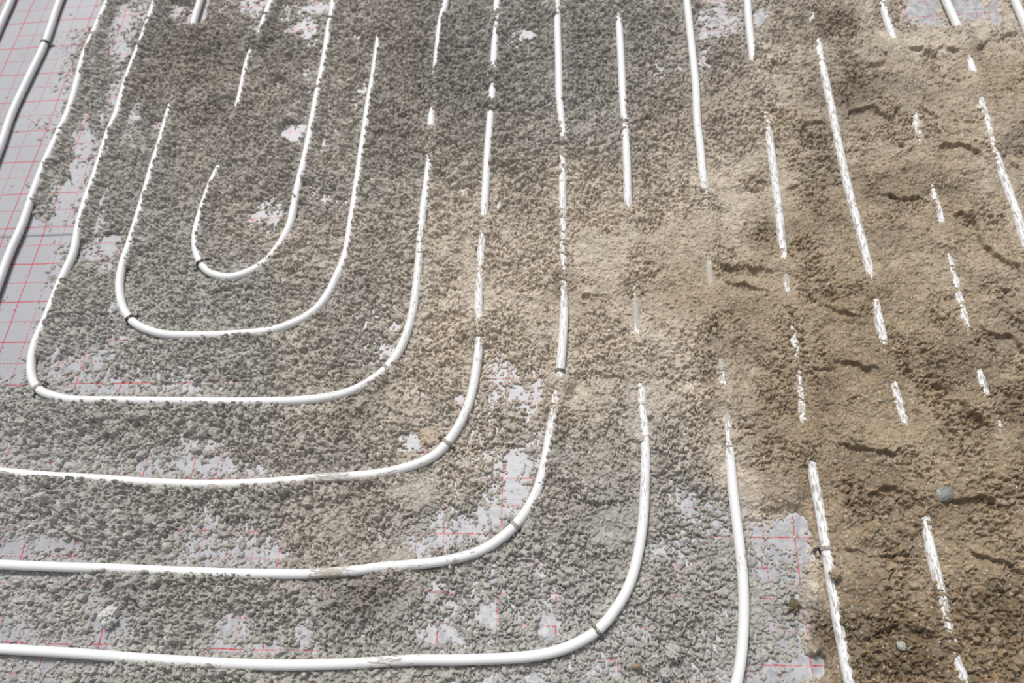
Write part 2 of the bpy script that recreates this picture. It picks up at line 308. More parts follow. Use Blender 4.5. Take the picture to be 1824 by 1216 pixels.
# ------------------------------------------------------------------ pipes: traced runs and how high the screed lies on either side
CODE = {'n': (-4, -4), 'e': (3, 3), 'i': (16, 0), 'o': (0, 16), 'h': (8.5, 8.5), 's': (14.5, 14.5), 'b': (23, 23), 'j': (12, 1), 'p': (1, 13), 'g': (10, 6), 'q': (6, 10)}
PIPES = [
    ('white heating pipe crossing the top left corner over bare foil', [(40, -60, 'n'), (20, 0, 'n'), (3, 38, 'n'), (-14, 78, 'n'), (-40, 140, 'n')]),
    ('white heating pipe held by a black clip, second from the left corner', [(135, -60, 'n'), (107, 0, 'n'), (80, 77, 'e'), (50, 140, 'n'), (22, 200, 'n'), (1, 260, 'n'), (-30, 340, 'n')]),
    ('clean white heating pipe third from the left, grey crumbs along its right side', [(222, -60, 'e'), (194, 0, 'j'), (167, 60, 'i'), (150, 100, 'i'), (137, 150, 'j'), (122, 200, 'j'), (99, 250, 'j'), (76, 300, 'j'), (57, 350, 'j'), (40, 400, 'e'), (18, 449, 'n'), (-1, 500, 'n'), (-30, 580, 'n')]),
    ('long outer white U-bend pipe turning back up at the left edge', [(300, -60, 'i'), (278, 0, 'i'), (257, 62, 'i'), (240, 105, 'i'), (224, 148, 'i'), (209, 200, 'j'), (195, 233, 'i'), (180, 280, 'i'), (165, 325, 'i'), (155, 351, 'i'), (142, 395, 'i'), (131, 450, 'e'), (118, 480, 'e'), (105, 510, 'i'), (93, 540, 'i'), (80, 573, 'j'), (67, 600, 'j'), (58, 626, 'j'), (55, 650, 'e'), (57, 672, 'e'), (65, 690, 'e'), (82, 701, 'e'), (107, 708, 'p'), (131, 712, 'p'), (197, 713, 'p'), (300, 714, 'p'), (380, 715, 'p'), (450, 715, 'p'), (530, 713, 'h'), (590, 706, 'h'), (640, 690, 'h'), (688, 656, 'p'), (716, 615, 'e'), (733, 565, 'h'), (739, 530, 'h'), (745, 475, 'h'), (749, 425, 's'), (753, 380, 'h'), (760, 330, 'o'), (765, 283, 's'), (768, 255, 'b'), (768, 215, 'h'), (771, 185, 'b'), (774, 150, 'b'), (781, 77, 'o'), (786, 35, 'o'), (793, 8, 'j'), (800, -50, 'e')]),
    ('white U-bend pipe with black clip on its lower left corner, middle of the three bends', [(375, -60, 'n'), (357, 0, 'n'), (347, 33, 'n'), (341, 58, 'b'), (325, 122, 'b'), (312, 165, 'b'), (296, 218, 'i'), (285, 257, 'i'), (271, 300, 'i'), (257, 350, 'i'), (243, 397, 'i'), (231, 435, 'j'), (220, 466, 'j'), (214, 495, 'e'), (213, 517, 'e'), (217, 540, 'e'), (225, 559, 'e'), (240, 576, 'e'), (265, 588, 'e'), (300, 596, 'e'), (367, 597, 'p'), (433, 594, 'p'), (483, 588, 'h'), (520, 576, 'h'), (550, 561, 'h'), (577, 535, 'h'), (600, 492, 'h'), (616, 452, 'p'), (624, 405, 'p'), (633, 350, 'p'), (641, 293, 'p'), (650, 233, 'p'), (657, 183, 'o'), (665, 140, 'o'), (673, 83, 'o'), (677, 55, 'b'), (682, 10, 'b'), (690, -60, 'b')]),
    ('short innermost white U-bend pipe half buried in grey crumbs', [(500, -60, 'e'), (485, 0, 'j'), (475, 23, 'j'), (465, 56, 'i'), (456, 78, 'b'), (446, 98, 'i'), (438, 125, 'i'), (432, 156, 'i'), (426, 182, 'i'), (420, 205, 'b'), (412, 240, 'b'), (398, 285, 'b'), (382, 315, 'i'), (367, 353, 'i'), (354, 393, 'i'), (348, 425, 'i'), (350, 448, 'i'), (357, 468, 'j'), (370, 483, 'j'), (390, 492, 'h'), (413, 494, 'h'), (440, 486, 'h'), (463, 474, 's'), (480, 460, 's'), (497, 438, 'o'), (510, 415, 'h'), (518, 395, 'h'), (530, 335, 'h'), (543, 283, 'p'), (554, 230, 'p'), (565, 170, 'p'), (573, 133, 'p'), (580, 93, 'p'), (587, 45, 'p'), (593, 13, 'p'), (600, -60, 'p')]),
    ('white pipe sweeping in from the left edge, uppermost of the three lower runs', [(-80, 832, 'n'), (0, 840, 'p'), (80, 847, 'o'), (167, 852, 'o'), (250, 858, 'p'), (350, 862, 'p'), (434, 861, 'p'), (501, 857, 'p'), (555, 852, 'p'), (608, 849, 'e'), (650, 846, 'p'), (691, 840, 'p'), (740, 827, 'e'), (775, 810, 'e'), (797, 788, 'e'), (820, 753, 'e'), (837, 713, 'e'), (846, 672, 'e'), (852, 628, 'e'), (854, 592, 'b'), (853, 562, 'h'), (853, 525, 'g'), (855, 490, 's'), (857, 448, 'h'), (861, 415, 's'), (862, 390, 's'), (864, 350, 'e'), (869, 267, 'p'), (873, 215, 'q'), (875, 190, 'b'), (877, 163, 'h'), (879, 138, 'b'), (880, 100, 'q'), (883, 50, 's'), (885, 7, 'h'), (890, -60, 'h')]),
    ('white pipe curving up from the left edge, middle of the three lower runs', [(-80, 1001, 'n'), (0, 1005, 'n'), (100, 1009, 'n'), (200, 1012, 'p'), (334, 1018, 'p'), (434, 1021, 'p'), (534, 1022, 'e'), (590, 1019, 'e'), (641, 1015, 'e'), (675, 1010, 'p'), (758, 1003, 'h'), (808, 995, 'h'), (855, 981, 'h'), (890, 960, 'e'), (918, 935, 'e'), (942, 903, 'p'), (960, 865, 'h'), (969, 830, 'o'), (975, 800, 'o'), (980, 770, 'o'), (986, 735, 's'), (990, 710, 's'), (995, 682, 'b'), (998, 662, 'h'), (1001, 620, 'e'), (1004, 580, 'e'), (1005, 538, 'h'), (1004, 500, 's'), (1003, 465, 's'), (1003, 405, 's'), (1002, 350, 'h'), (1002, 300, 's'), (1003, 250, 's'), (1000, 210, 'h'), (996, 173, 'h'), (995, 110, 'e'), (993, 50, 'e'), (993, 25, 's'), (993, 0, 's'), (992, -60, 's')]),
    ('long white pipe along the bottom left, curving up at a grey clip', [(-80, 1151, 'n'), (0, 1155, 'n'), (134, 1163, 'n'), (250, 1172, 'p'), (330, 1177, 'p'), (401, 1181, 'p'), (501, 1184, 'e'), (608, 1182, 'e'), (670, 1179, 'e'), (731, 1175, 'e'), (810, 1175, 'e'), (875, 1173, 'e'), (942, 1169, 'e'), (1002, 1156, 'e'), (1059, 1127, 'e'), (1092, 1091, 'e'), (1120, 1044, 'e'), (1137, 984, 'e'), (1146, 920, 'e'), (1149, 860, 'e'), (1150, 810, 'h'), (1148, 765, 's'), (1145, 725, 's'), (1141, 685, 's'), (1139, 660, 'b'), (1137, 620, 'b'), (1134, 585, 's'), (1132, 545, 's'), (1131, 500, 'b'), (1127, 450, 'b'), (1123, 420, 's'), (1120, 385, 'b'), (1118, 352, 'e'), (1117, 300, 'e'), (1115, 255, 'h'), (1113, 220, 's'), (1110, 183, 'p'), (1106, 100, 'e'), (1103, 50, 'h'), (1101, 15, 'b'), (1099, -60, 'b')]),
    ('clean white pipe bending left at the bottom edge, right of the long curved run', [(1290, 1290, 'n'), (1302, 1250, 'n'), (1312, 1216, 'n'), (1321, 1164, 'e'), (1325, 1094, 'e'), (1323, 1027, 'e'), (1316, 960, 'e'), (1307, 887, 'e'), (1302, 837, 'e'), (1299, 800, 's'), (1296, 755, 's'), (1291, 710, 'b'), (1286, 662, 's'), (1280, 605, 'b'), (1271, 545, 'b'), (1264, 490, 's'), (1258, 438, 'b'), (1257, 395, 'b'), (1256, 352, 's'), (1251, 305, 'e'), (1247, 260, 'e'), (1242, 222, 'e'), (1240, 170, 'e'), (1238, 138, 'e'), (1229, 55, 'e'), (1223, 0, 'p'), (1216, -60, 'p')]),
    ('dirty white pipe along the edge between bare foil and brown screed', [(1536, 1290, 'p'), (1513, 1216, 'p'), (1503, 1164, 'p'), (1490, 1094, 'p'), (1482, 1044, 'o'), (1473, 985, 'p'), (1462, 920, 'p'), (1451, 860, 'p'), (1445, 820, 's'), (1438, 785, 'b'), (1429, 748, 's'), (1425, 705, 's'), (1419, 655, 's'), (1414, 608, 's'), (1407, 560, 'b'), (1399, 505, 's'), (1397, 480, 'b'), (1395, 455, 's'), (1391, 422, 'h'), (1388, 385, 'h'), (1382, 338, 'h'), (1375, 283, 'h'), (1364, 207, 's'), (1355, 170, 'b'), (1344, 128, 'b'), (1340, 95, 'o'), (1334, 43, 'e'), (1331, 0, 'e'), (1327, -60, 'e')]),
    ('mortar streaked white pipe running from the bottom right into the brown screed', [(1745, 1290, 's'), (1717, 1216, 's'), (1703, 1170, 's'), (1690, 1120, 's'), (1677, 1060, 's'), (1664, 1010, 'h'), (1653, 957, 'h'), (1648, 930, 's'), (1640, 885, 'b'), (1628, 820, 'b'), (1616, 775, 'b'), (1609, 750, 's'), (1599, 715, 's'), (1589, 678, 's'), (1581, 650, 'b'), (1574, 612, 's'), (1568, 585, 'h'), (1560, 545, 's'), (1555, 515, 'b'), (1550, 490, 's'), (1540, 448, 'h'), (1527, 398, 'h'), (1513, 347, 'h'), (1497, 277, 'h'), (1481, 193, 'h'), (1470, 143, 'h'), (1462, 103, 's'), (1457, 80, 's'), (1453, 58, 'b'), (1445, 35, 's'), (1441, 12, 'b'), (1430, -60, 'b')]),
    ('white pipe showing only in short streaks through brown screed, second from the right', [(1890, 1200, 'b'), (1850, 1040, 'b'), (1824, 930, 'b'), (1800, 840, 'b'), (1785, 788, 'b'), (1778, 762, 's'), (1768, 738, 'b'), (1760, 718, 'b'), (1753, 702, 's'), (1744, 668, 's'), (1737, 645, 'b'), (1728, 610, 'b'), (1718, 575, 's'), (1708, 535, 's'), (1700, 500, 's'), (1690, 465, 's'), (1684, 435, 'b'), (1676, 398, 's'), (1667, 365, 's'), (1659, 338, 's'), (1653, 300, 'b'), (1645, 275, 'b'), (1636, 242, 's'), (1629, 213, 's'), (1620, 180, 'b'), (1607, 130, 'b'), (1596, 88, 'b'), (1590, 70, 's'), (1579, 33, 'o'), (1572, 8, 's'), (1560, -60, 'b')]),
    ('rightmost long white pipe, rising from the screed near the right edge', [(1870, 580, 's'), (1840, 480, 's'), (1822, 423, 'h'), (1810, 380, 'h'), (1789, 323, 'h'), (1772, 275, 's'), (1765, 250, 's'), (1757, 217, 's'), (1747, 185, 's'), (1740, 158, 'b'), (1733, 132, 's'), (1727, 112, 's'), (1718, 85, 'b'), (1708, 56, 'b'), (1703, 42, 'e'), (1684, 0, 'e'), (1664, -60, 'e')]),
    ('short clean white pipe in the top right corner', [(1880, 200, 'b'), (1850, 110, 'b'), (1832, 62, 'e'), (1824, 40, 'e'), (1807, 0, 'e'), (1788, -60, 'e')]),
]
R_PIPE = 0.0088
Z_PIPE = 0.0102


def resample(P, step):
    P = np.asarray(P, float)
    Q = np.vstack([2 * P[0] - P[1], P, 2 * P[-1] - P[-2]])
    out = []
    for k in range(1, len(Q) - 2):
        p0, p1, p2, p3 = Q[k - 1:k + 3]
        for t in np.linspace(0, 1, 24, endpoint=False)[:, None]:
            out.append(0.5 * (2 * p1 + (p2 - p0) * t + (2 * p0 - 5 * p1 + 4 * p2 - p3) * t * t + (3 * p1 - p0 - 3 * p2 + p3) * t ** 3)[None])
    out = np.vstack(out + [P[-1:]])
    L = np.r_[0, np.cumsum(np.linalg.norm(np.diff(out[:, :2], axis=0), axis=1))]
    n = int(L[-1] / step) + 1
    s = np.linspace(0, L[-1], n)
    return np.stack([np.interp(s, L, out[:, j]) for j in range(out.shape[1])], 1)


runs = []
for lab, pts in PIPES:
    g = ground([p[0] for p in pts], [p[1] for p in pts], Z_PIPE)
    code = np.array([CODE[p[2]] for p in pts], float)
    a = np.hstack([g[:, :2], code]); h0, h1 = a[0].copy(), a[-1].copy()       # the runs go on beyond the frame
    d0 = a[0, :2] - a[1, :2]; d1 = a[-1, :2] - a[-2, :2]
    h0[:2] += 0.22 * d0 / np.hypot(*d0); h1[:2] += 0.22 * d1 / np.hypot(*d1)
    q = resample(np.vstack([h0, a, h1]), 0.0025)
    for _ in range(40):                                       # a stiff pipe has no kinks
        q[1:-1, :2] = 0.25 * q[:-2, :2] + 0.5 * q[1:-1, :2] + 0.25 * q[2:, :2]
    runs.append(q)

# ------------------------------------------------------------------ the ground grid
STEP = 0.00115
xs = np.arange(-1.72, 1.95, STEP); ys = np.arange(-0.26, 2.20, STEP)
nx, ny = len(xs), len(ys)
GX, GY = np.meshgrid(xs, ys)
U, V = to_photo(GX, GY, np.full_like(GX, 0.008))
inside = (U > -230) & (U < 2054) & (V > -190) & (V < 1400)
gi = np.flatnonzero(inside)
x = GX.ravel()[gi]; y = GY.ravel()[gi]; u = U.ravel()[gi]; v = V.ravel()[gi]
del GX, GY, U, V

wu = u + 26 * fbm(x, y, 0.05, 5, 3); wv = v + 22 * fbm(x, y, 0.05, 9, 3)      # ragged edges for the mapped zones
tl = lookup(T, 48, wu, wv)
base = np.interp(tl, np.arange(9), T_MM)
cmap = lookup(C, 96, u + 26 * fbm(x, y, 0.09, 21, 3), v + 26 * fbm(x, y, 0.09, 22, 3)) + 0.6 * fbm(x, y, 0.12, 23, 4)
smap = np.clip(lookup(S, 96, wu, wv) / 9 + 0.22 * fbm(x, y, 0.08, 31, 3), 0, 1)
for (px, py, rx, ry, k) in MOUND:
    d = ((wu - px) / rx) ** 2 + ((wv - py) / ry) ** 2
    base += k * np.exp(-d)
prn = fbm(x, y, 0.022, 35, 3) + 0.6 * vnoise(x, y, 0.008, 36)
for (px, py, rx, ry, k) in PATCH:
    d = ((0.5 * (wu + u) - px) / (rx * 1.15)) ** 2 + ((0.5 * (wv + v) - py) / (ry * 1.15)) ** 2
    if px < 9e9:
        d = d + 0.45 * prn
    w = sm((1.35 - d) * 1.4) * k
    base = base * (1 - np.clip(w, 0, 1)) + (-6.6) * np.clip(w, 0, 1)
ln1 = fbm(x, y, 0.02, 37, 3); ln2 = fbm(x, y, 0.02, 38, 3); lgap = 1.55 * sm(1.0 + 1.4 * fbm(x, y, 0.07, 39, 2))
for pl, drop, wd in LEDGE:
    pl = np.array(pl, float); bd = np.full(u.shape, 1e9); sg = np.zeros(u.shape); tt = np.zeros(u.shape)
    k = np.flatnonzero((u > pl[:, 0].min() - 90) & (u < pl[:, 0].max() + 90) & (v > pl[:, 1].min() - 90) & (v < pl[:, 1].max() + 90))
    uu, vv = wu[k] + 9 * ln1[k], wv[k] + 9 * ln2[k]
    for a, b in zip(pl[:-1], pl[1:]):
        e = b - a; L = np.hypot(*e); t = np.clip(((uu - a[0]) * e[0] + (vv - a[1]) * e[1]) / L ** 2, 0, 1)
        dx, dy = uu - a[0] - t * e[0], vv - a[1] - t * e[1]; dd = np.hypot(dx, dy)
        s = np.sign(e[0] * dy - e[1] * dx)                    # + = right of travel in the photo (below a rightward line)
        m = dd < bd[k]; bk = bd[k]; bk[m] = dd[m]; bd[k] = bk; sk = sg[k]; sk[m] = s[m]; sg[k] = sk
    dd = bd[k]; s = sg[k]
    prof = np.where(s > 0, -0.55 * np.exp(-(dd / wd) ** 2), 0.6 * np.exp(-(dd / (wd * 0.8)) ** 2))
    edge = np.where(s > 0, 1.0, 1.0) * np.tanh(dd / 2.5)
    base[k] += drop * prof * (0.35 + 0.65 * edge) * lgap[k]
base += (2.8 * fbm(x, y, 0.11, 41, 3) + 3.2 * fbm(x, y, 0.035, 43, 3)) * np.clip((tl - 0.5) / 2, 0, 1)
heap = fbm(x + 0.006 * vnoise(x, y, 0.02, 44), y + 0.006 * vnoise(x, y, 0.02, 45), 0.026, 46, 3)
base += (1 - 0.5 * smap) * (6.0 + 3.0 * (1 - smap)) * heap * np.clip((tl - 1) / 3, 0, 1)

# the screed beside each pipe
dist = np.full(x.shape, 9.0); hside = np.zeros(x.shape); own = np.zeros(x.shape)
cellmap = np.full(nx * ny, -1, np.int64); cellmap[gi] = np.arange(len(gi))
RAD = 0.045; kr = int(RAD / STEP)
oy, ox = np.mgrid[-kr:kr + 1, -kr:kr + 1]
disk = (oy ** 2 + ox ** 2) <= kr ** 2
oy = oy[disk]; ox = ox[disk]
for q in runs:
    tg = np.gradient(q[:, :2], axis=0); tg /= np.linalg.norm(tg, axis=1)[:, None]
    for (px, py, hl, hr), (tx, ty) in zip(q, tg):
        ix = int(round((px - xs[0]) / STEP)); iy = int(round((py - ys[0]) / STEP))
        X = ix + ox; Y = iy + oy
        m = (X >= 0) & (X < nx) & (Y >= 0) & (Y < ny)
        k = cellmap[Y[m] * nx + X[m]]; k = k[k >= 0]
        if len(k) == 0: continue
        dx = x[k] - px; dy = y[k] - py; d = np.hypot(dx, dy)
        better = d < dist[k]; k = k[better]; d = d[better]; dx = dx[better]; dy = dy[better]
        lat = tx * dy - ty * dx                                # + = left of travel
        w = sm(0.5 + lat / 0.010)
        dist[k] = d; hside[k] = hl * w + hr * (1 - w)
hside += 3.2 * fbm(x, y, 0.045, 51, 3)
prox = 1 - sm((dist - 0.010) / 0.026)
prox = np.where(dist < 1, prox, 0)
low = hside < base
# where the run is meant to show, screed is pulled down to it; where it is buried or lapped, it is heaped up
target = np.where(low, hside, hside)
base = base * (1 - prox) + np.minimum(target, np.where(hside > 9, 99, base + 4)) * prox
# keep the very top of an exposed pipe clear
clear = (dist < 0.0055) & (hside < 6)
base = np.where(clear, np.minimum(base, 3.0), base)

# crumbs: round lumps of several sizes piled on the base, pressed flat where trodden
wx = x + 0.0030 * vnoise(x, y, 0.007, 61) + 0.0016 * vnoise(x, y, 0.0030, 62)
wy = y + 0.0030 * vnoise(x, y, 0.007, 63) + 0.0016 * vnoise(x, y, 0.0030, 64)
thick = np.clip((base + 9) / 16, 0, 1)
d1, id1 = domes(wx, wy, 0.0185, 71, 0.22, 0.58, 0.40, 0.50, 1.3)
d2, id2 = domes(wx, wy, 0.0100, 81, 0.26, 0.62, 0.90, 0.80, 1.35)
d3, id3 = domes(wx, wy, 0.0060, 91, 0.30, 0.66, 1.0, 1.0, 1.3)
d4, id4 = domes(wx, wy, 0.0036, 98, 0.30, 0.70, 0.60, 1.0, 1.0)
d1 *= 1000; d2 *= 1000; d3 *= 1000; d4 = np.maximum(d4 * 1000, -0.4)
big = sm(0.2 + 1.4 * vnoise(x, y, 0.07, 95))                  # clods gather in places
fine = sm((u - 880) / 250) * sm((v - 640) / 260) * (1 - sm((u - 1440) / 60))
fine = np.maximum(fine, 0.55 * sm((u - 560) / 200) * sm((v - 330) / 120) * (1 - sm((u - 1380) / 100)))
coarse = sm((800 - u) / 450) * sm((v - 600) / 200)
a1 = -4.0 * fine + 2.6 * coarse * (base > -2) + d1 * (0.45 + 0.55 * big) - 3.0 * (1 - thick) - 1.6; a2 = d2 * (1 + 0.25 * coarse) + 0.4 - 1.6 * fine - 0.8 * (1 - thick); a3 = d3 + 0.9
crumb = np.maximum(np.maximum(a1, a2), np.maximum(a3, -2.6)) + 0.55 * d4
cid = np.where(a1 >= np.maximum(a2, a3), id1, np.where(a2 >= a3, id2, id3)) * 0.6 + id4 * 0.4
flat = np.zeros(x.shape)
for (px, py, rx, ry) in FLAT:
    flat = np.maximum(flat, np.exp(-(((wu - px) / rx) ** 2 + ((wv - py) / ry) ** 2)))
plate = sm(0.5 + 1.5 * fbm(x, y, 0.055, 97, 3) + 1.6 * (smap - 0.52) + 0.9 * flat)   # pressed plates between crumbly spots
rough = np.clip(1 - plate * np.maximum(sm(smap * 2.6), 0.9 * flat) * 0.84, 0, 1)
slab = 1.0 + 2.6 * np.abs(fbm(x, y, 0.018, 101, 3)) + 1.5 * fbm(wx, wy, 0.008, 103, 3) + 0.6 * d4 + 0.2 * np.maximum(d3, 0)
crumb = crumb * rough + slab * (1 - rough)
crumb += 6.5 * np.clip(smap * 1.6, 0, 1) * (np.abs(fbm(x * 0.8 + y * 0.3, y * 1.3 - x * 0.25, 0.045, 107, 4)) - 0.12)   # torn ledges left by boots
crumb *= (1 - 0.35 * prox * (hside < 9))
H = base + crumb + 0.6 * vnoise(x, y, 0.0031, 111) + 0.35 * vnoise(x, y, 0.0024, 113)
sparse = (tl < 2.2) & (H > 0)
H = np.where(sparse, H * 0.9, H)
H = np.where(clear, np.minimum(H, 12.0), H)
H = np.maximum(H, -1.2) / 1000.0

# colour of the material itself: cool grey crumbs, tan where dried and trodden, brown where sandy
g = np.clip(cmap, 0, 9)
stops = np.array([[0.430, 0.417, 0.393], [0.392, 0.366, 0.328], [0.550, 0.475, 0.385], [0.375, 0.298, 0.208], [0.245, 0.183, 0.115]])
colr = np.stack([np.interp(g, [0, 2.5, 5, 7.2, 9], stops[:, j]) for j in range(3)], 1)
colr *= (0.76 + 0.46 * cid)[:, None]
colr *= (1 + 0.13 * fbm(x, y, 0.02, 121, 3) + 0.10 * vnoise(x, y, 0.0035, 123))[:, None]
wet = sm((fbm(x, y, 0.13, 131, 4) - 0.12) / 0.3) * np.clip((g - 1.5) / 4, 0, 1)
colr *= (1 - 0.25 * wet)[:, None]
damp = np.zeros(x.shape)  # how far the listed spots darken the colour
for (px, py, rx, ry, k) in DARK_SPOTS:
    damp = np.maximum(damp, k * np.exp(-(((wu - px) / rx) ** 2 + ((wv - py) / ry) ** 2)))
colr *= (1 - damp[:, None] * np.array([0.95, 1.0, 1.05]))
grain = hsh((x / 0.0022).astype(np.int64) + 5000, (y / 0.0022).astype(np.int64) + 5000, 141)
gk = np.clip((g - 4.5) / 3, 0, 1)
og = (grain > 0.965) * gk; lg = (grain < 0.03) * (0.3 + 0.7 * gk)
colr = colr * (1 - og[:, None] * 0.7) + np.array([0.50, 0.26, 0.09]) * og[:, None] * 0.7
colr = colr * (1 - lg[:, None] * 0.6) + np.array([0.62, 0.58, 0.50]) * lg[:, None] * 0.6
colr = np.clip(colr, 0.01, 0.9)

# faces, split between the grey crumbled screed and the damp brown screed
Hf = np.full(nx * ny, -1.0, np.float32); Hf[gi] = H
ok = np.zeros(nx * ny, bool); ok[gi] = True
ok = ok.reshape(ny, nx); Hg = Hf.reshape(ny, nx)
q_ok = ok[:-1, :-1] & ok[1:, :-1] & ok[:-1, 1:] & ok[1:, 1:]
q_up = np.maximum(np.maximum(Hg[:-1, :-1], Hg[1:, :-1]), np.maximum(Hg[:-1, 1:], Hg[1:, 1:])) > 0.0
qy, qx = np.nonzero(q_ok & q_up)
i0 = qy * nx + qx
faces = np.stack([i0, i0 + 1, i0 + nx + 1, i0 + nx], 1)
cf = np.zeros(nx * ny, np.float32); cf[gi] = cmap + 0.0
brown = cf[i0] > 5.6


def screed_material():
    m, t, p = mat_new('screed')
    a = N(t, 'ShaderNodeAttribute', attribute_name='tint')
    geo = N(t, 'ShaderNodeNewGeometry')
    n1 = N(t, 'ShaderNodeTexNoise'); n1.inputs['Scale'].default_value = 900; n1.inputs['Detail'].default_value = 3
    t.links.new(geo.outputs['Position'], n1.inputs['Vector'])
    c = mix_n(t, 0.35, a.outputs['Color'], n1.outputs['Fac'], 'OVERLAY')
    t.links.new(c, p.inputs['Base Color'])
    p.inputs['Roughness'].default_value = 0.62
    p.inputs['Specular IOR Level'].default_value = 0.35
    n2 = N(t, 'ShaderNodeTexNoise'); n2.inputs['Scale'].default_value = 520; n2.inputs['Detail'].default_value = 4
    t.links.new(geo.outputs['Position'], n2.inputs['Vector'])
    b = N(t, 'ShaderNodeBump'); b.inputs['Strength'].default_value = 0.7; b.inputs['Distance'].default_value = 0.0012
    t.links.new(n2.outputs['Fac'], b.inputs['Height']); t.links.new(b.outputs[0], p.inputs['Normal'])
    return m


M_SCREED = screed_material()


def sub_mesh(name, sel):
    f = faces[sel]; used = np.unique(f)
    k = cellmap[used]
    remap = np.zeros(nx * ny, np.int32); remap[used] = np.arange(len(used))
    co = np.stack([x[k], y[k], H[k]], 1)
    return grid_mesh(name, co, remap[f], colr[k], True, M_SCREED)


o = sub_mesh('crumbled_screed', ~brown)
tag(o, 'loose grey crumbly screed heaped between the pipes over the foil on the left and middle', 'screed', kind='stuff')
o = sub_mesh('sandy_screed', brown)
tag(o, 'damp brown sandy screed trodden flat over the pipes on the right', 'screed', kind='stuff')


def height_at(px, py):
    ix = int(round((px - xs[0]) / STEP)); iy = int(round((py - ys[0]) / STEP))
    return max(0.0, float(Hg[iy, ix]))


# ------------------------------------------------------------------ foil covered insulation boards
def foil_material():
    m, t, p = mat_new('gridded_foil')
    geo = N(t, 'ShaderNodeNewGeometry'); sep = N(t, 'ShaderNodeSeparateXYZ')
    # the printed lines wander by a millimetre where the foil is creased
    nz = N(t, 'ShaderNodeTexNoise'); nz.inputs['Scale'].default_value = 7; nz.inputs['Detail'].default_value = 2
    t.links.new(geo.outputs['Position'], nz.inputs['Vector'])
    off = N(t, 'ShaderNodeVectorMath', operation='MULTIPLY_ADD')
    t.links.new(nz.outputs['Color'], off.inputs[0]); off.inputs[1].default_value = (0.006, 0.006, 0); t.links.new(geo.outputs['Position'], off.inputs[2])
    sub = N(t, 'ShaderNodeVectorMath', operation='SUBTRACT'); t.links.new(off.outputs[0], sub.inputs[0]); sub.inputs[1].default_value = (0.003, 0.003, 0)
    t.links.new(sub.outputs[0], sep.inputs[0])

    def lines(axis, other):
        A = sep.outputs[axis]; B = sep.outputs[other]
        s = math_n(t, 'PINGPONG', A, 0.05)                    # 0 at every 100 mm
        solid = math_n(t, 'LESS_THAN', s, 0.00125)
        d = math_n(t, 'GREATER_THAN', s, 0.05 - 0.0009)
        dash = math_n(t, 'LESS_THAN', math_n(t, 'PINGPONG', B, 0.0042), 0.0027)
        return math_n(t, 'MAXIMUM', solid, math_n(t, 'MULTIPLY', d, dash))
    ln = math_n(t, 'MAXIMUM', lines('X', 'Y'), lines('Y', 'X'))
    worn = N(t, 'ShaderNodeTexNoise'); worn.inputs['Scale'].default_value = 14; worn.inputs['Detail'].default_value = 5
    t.links.new(geo.outputs['Position'], worn.inputs['Vector'])
    ink = math_n(t, 'MULTIPLY', ln, ramp(t, worn.outputs['Fac'], 0.30, 0.40))
    cl = N(t, 'ShaderNodeTexNoise'); cl.inputs['Scale'].default_value = 5; cl.inputs['Detail'].default_value = 4
    t.links.new(geo.outputs['Position'], cl.inputs['Vector'])
    foil = mix_n(t, cl.outputs['Fac'], (0.29, 0.29, 0.315, 1), (0.37, 0.37, 0.395, 1))
    c = mix_n(t, math_n(t, 'MULTIPLY', ink, 0.95), foil, (0.42, 0.012, 0.03, 1))
    dust_sheen = N(t, 'ShaderNodeTexNoise'); dust_sheen.inputs['Scale'].default_value = 60; dust_sheen.inputs['Detail'].default_value = 8; dust_sheen.inputs['Roughness'].default_value = 0.7
    t.links.new(geo.outputs['Position'], dust_sheen.inputs['Vector'])
    da = N(t, 'ShaderNodeAttribute', attribute_name='dust_sheen')
    df = math_n(t, 'MULTIPLY', ramp(t, dust_sheen.outputs['Fac'], 0.40, 0.62), da.outputs['Fac'])
    c = mix_n(t, df, c, (0.58, 0.57, 0.56, 1))  # pale dust colour, also painting in brighter reflected light towards the right
    t.links.new(c, p.inputs['Base Color'])
    p.inputs['Metallic'].default_value = 0.22
    r = math_n(t, 'MULTIPLY_ADD', df, 0.2, 0.5)
    t.links.new(r, p.inputs['Roughness'])
    wv_ = N(t, 'ShaderNodeMapping'); wv_.inputs['Scale'].default_value = (3, 60, 1)
    t.links.new(geo.outputs['Position'], wv_.inputs['Vector'])
    cz = N(t, 'ShaderNodeTexNoise'); cz.inputs['Scale'].default_value = 1.0; cz.inputs['Detail'].default_value = 3
    t.links.new(wv_.outputs[0], cz.inputs['Vector'])
    b = N(t, 'ShaderNodeBump'); b.inputs['Strength'].default_value = 0.35; b.inputs['Distance'].default_value = 0.002
    t.links.new(cz.outputs['Fac'], b.inputs['Height']); t.links.new(b.outputs[0], p.inputs['Normal'])
    return m


fs = 0.008
fxs = np.arange(-2.1, 2.5, fs); fys = np.arange(-0.55, 2.7, fs)
seam = 0.875
fys = np.sort(np.r_[fys, seam - 0.0004, seam + 0.0004])
FX, FY = np.meshgrid(fxs, fys)
fz = -0.0005 + 0.0004 * fbm(FX, FY, 0.12, 201, 3) + np.where(FY < seam, -0.0011, 0.0)
fco = np.stack([FX.ravel(), FY.ravel(), fz.ravel()], 1)
iy, ix = np.mgrid[0:len(fys) - 1, 0:len(fxs) - 1]
b0 = (iy * len(fxs) + ix).ravel()
ff = np.stack([b0, b0 + 1, b0 + len(fxs) + 1, b0 + len(fxs)], 1)
fu, fv = to_photo(fco[:, 0], fco[:, 1], fco[:, 2])
dust_sheen = np.clip(np.interp(lookup(T, 48, fu, fv), [0, 0.6, 1.5, 3], [0.05, 0.35, 0.7, 1.0]), 0, 1) * np.clip(0.35 + (fu - 300) / 900, 0.25, 0.9)  # dust film, raised rightward to paint in the foil's brighter reflection
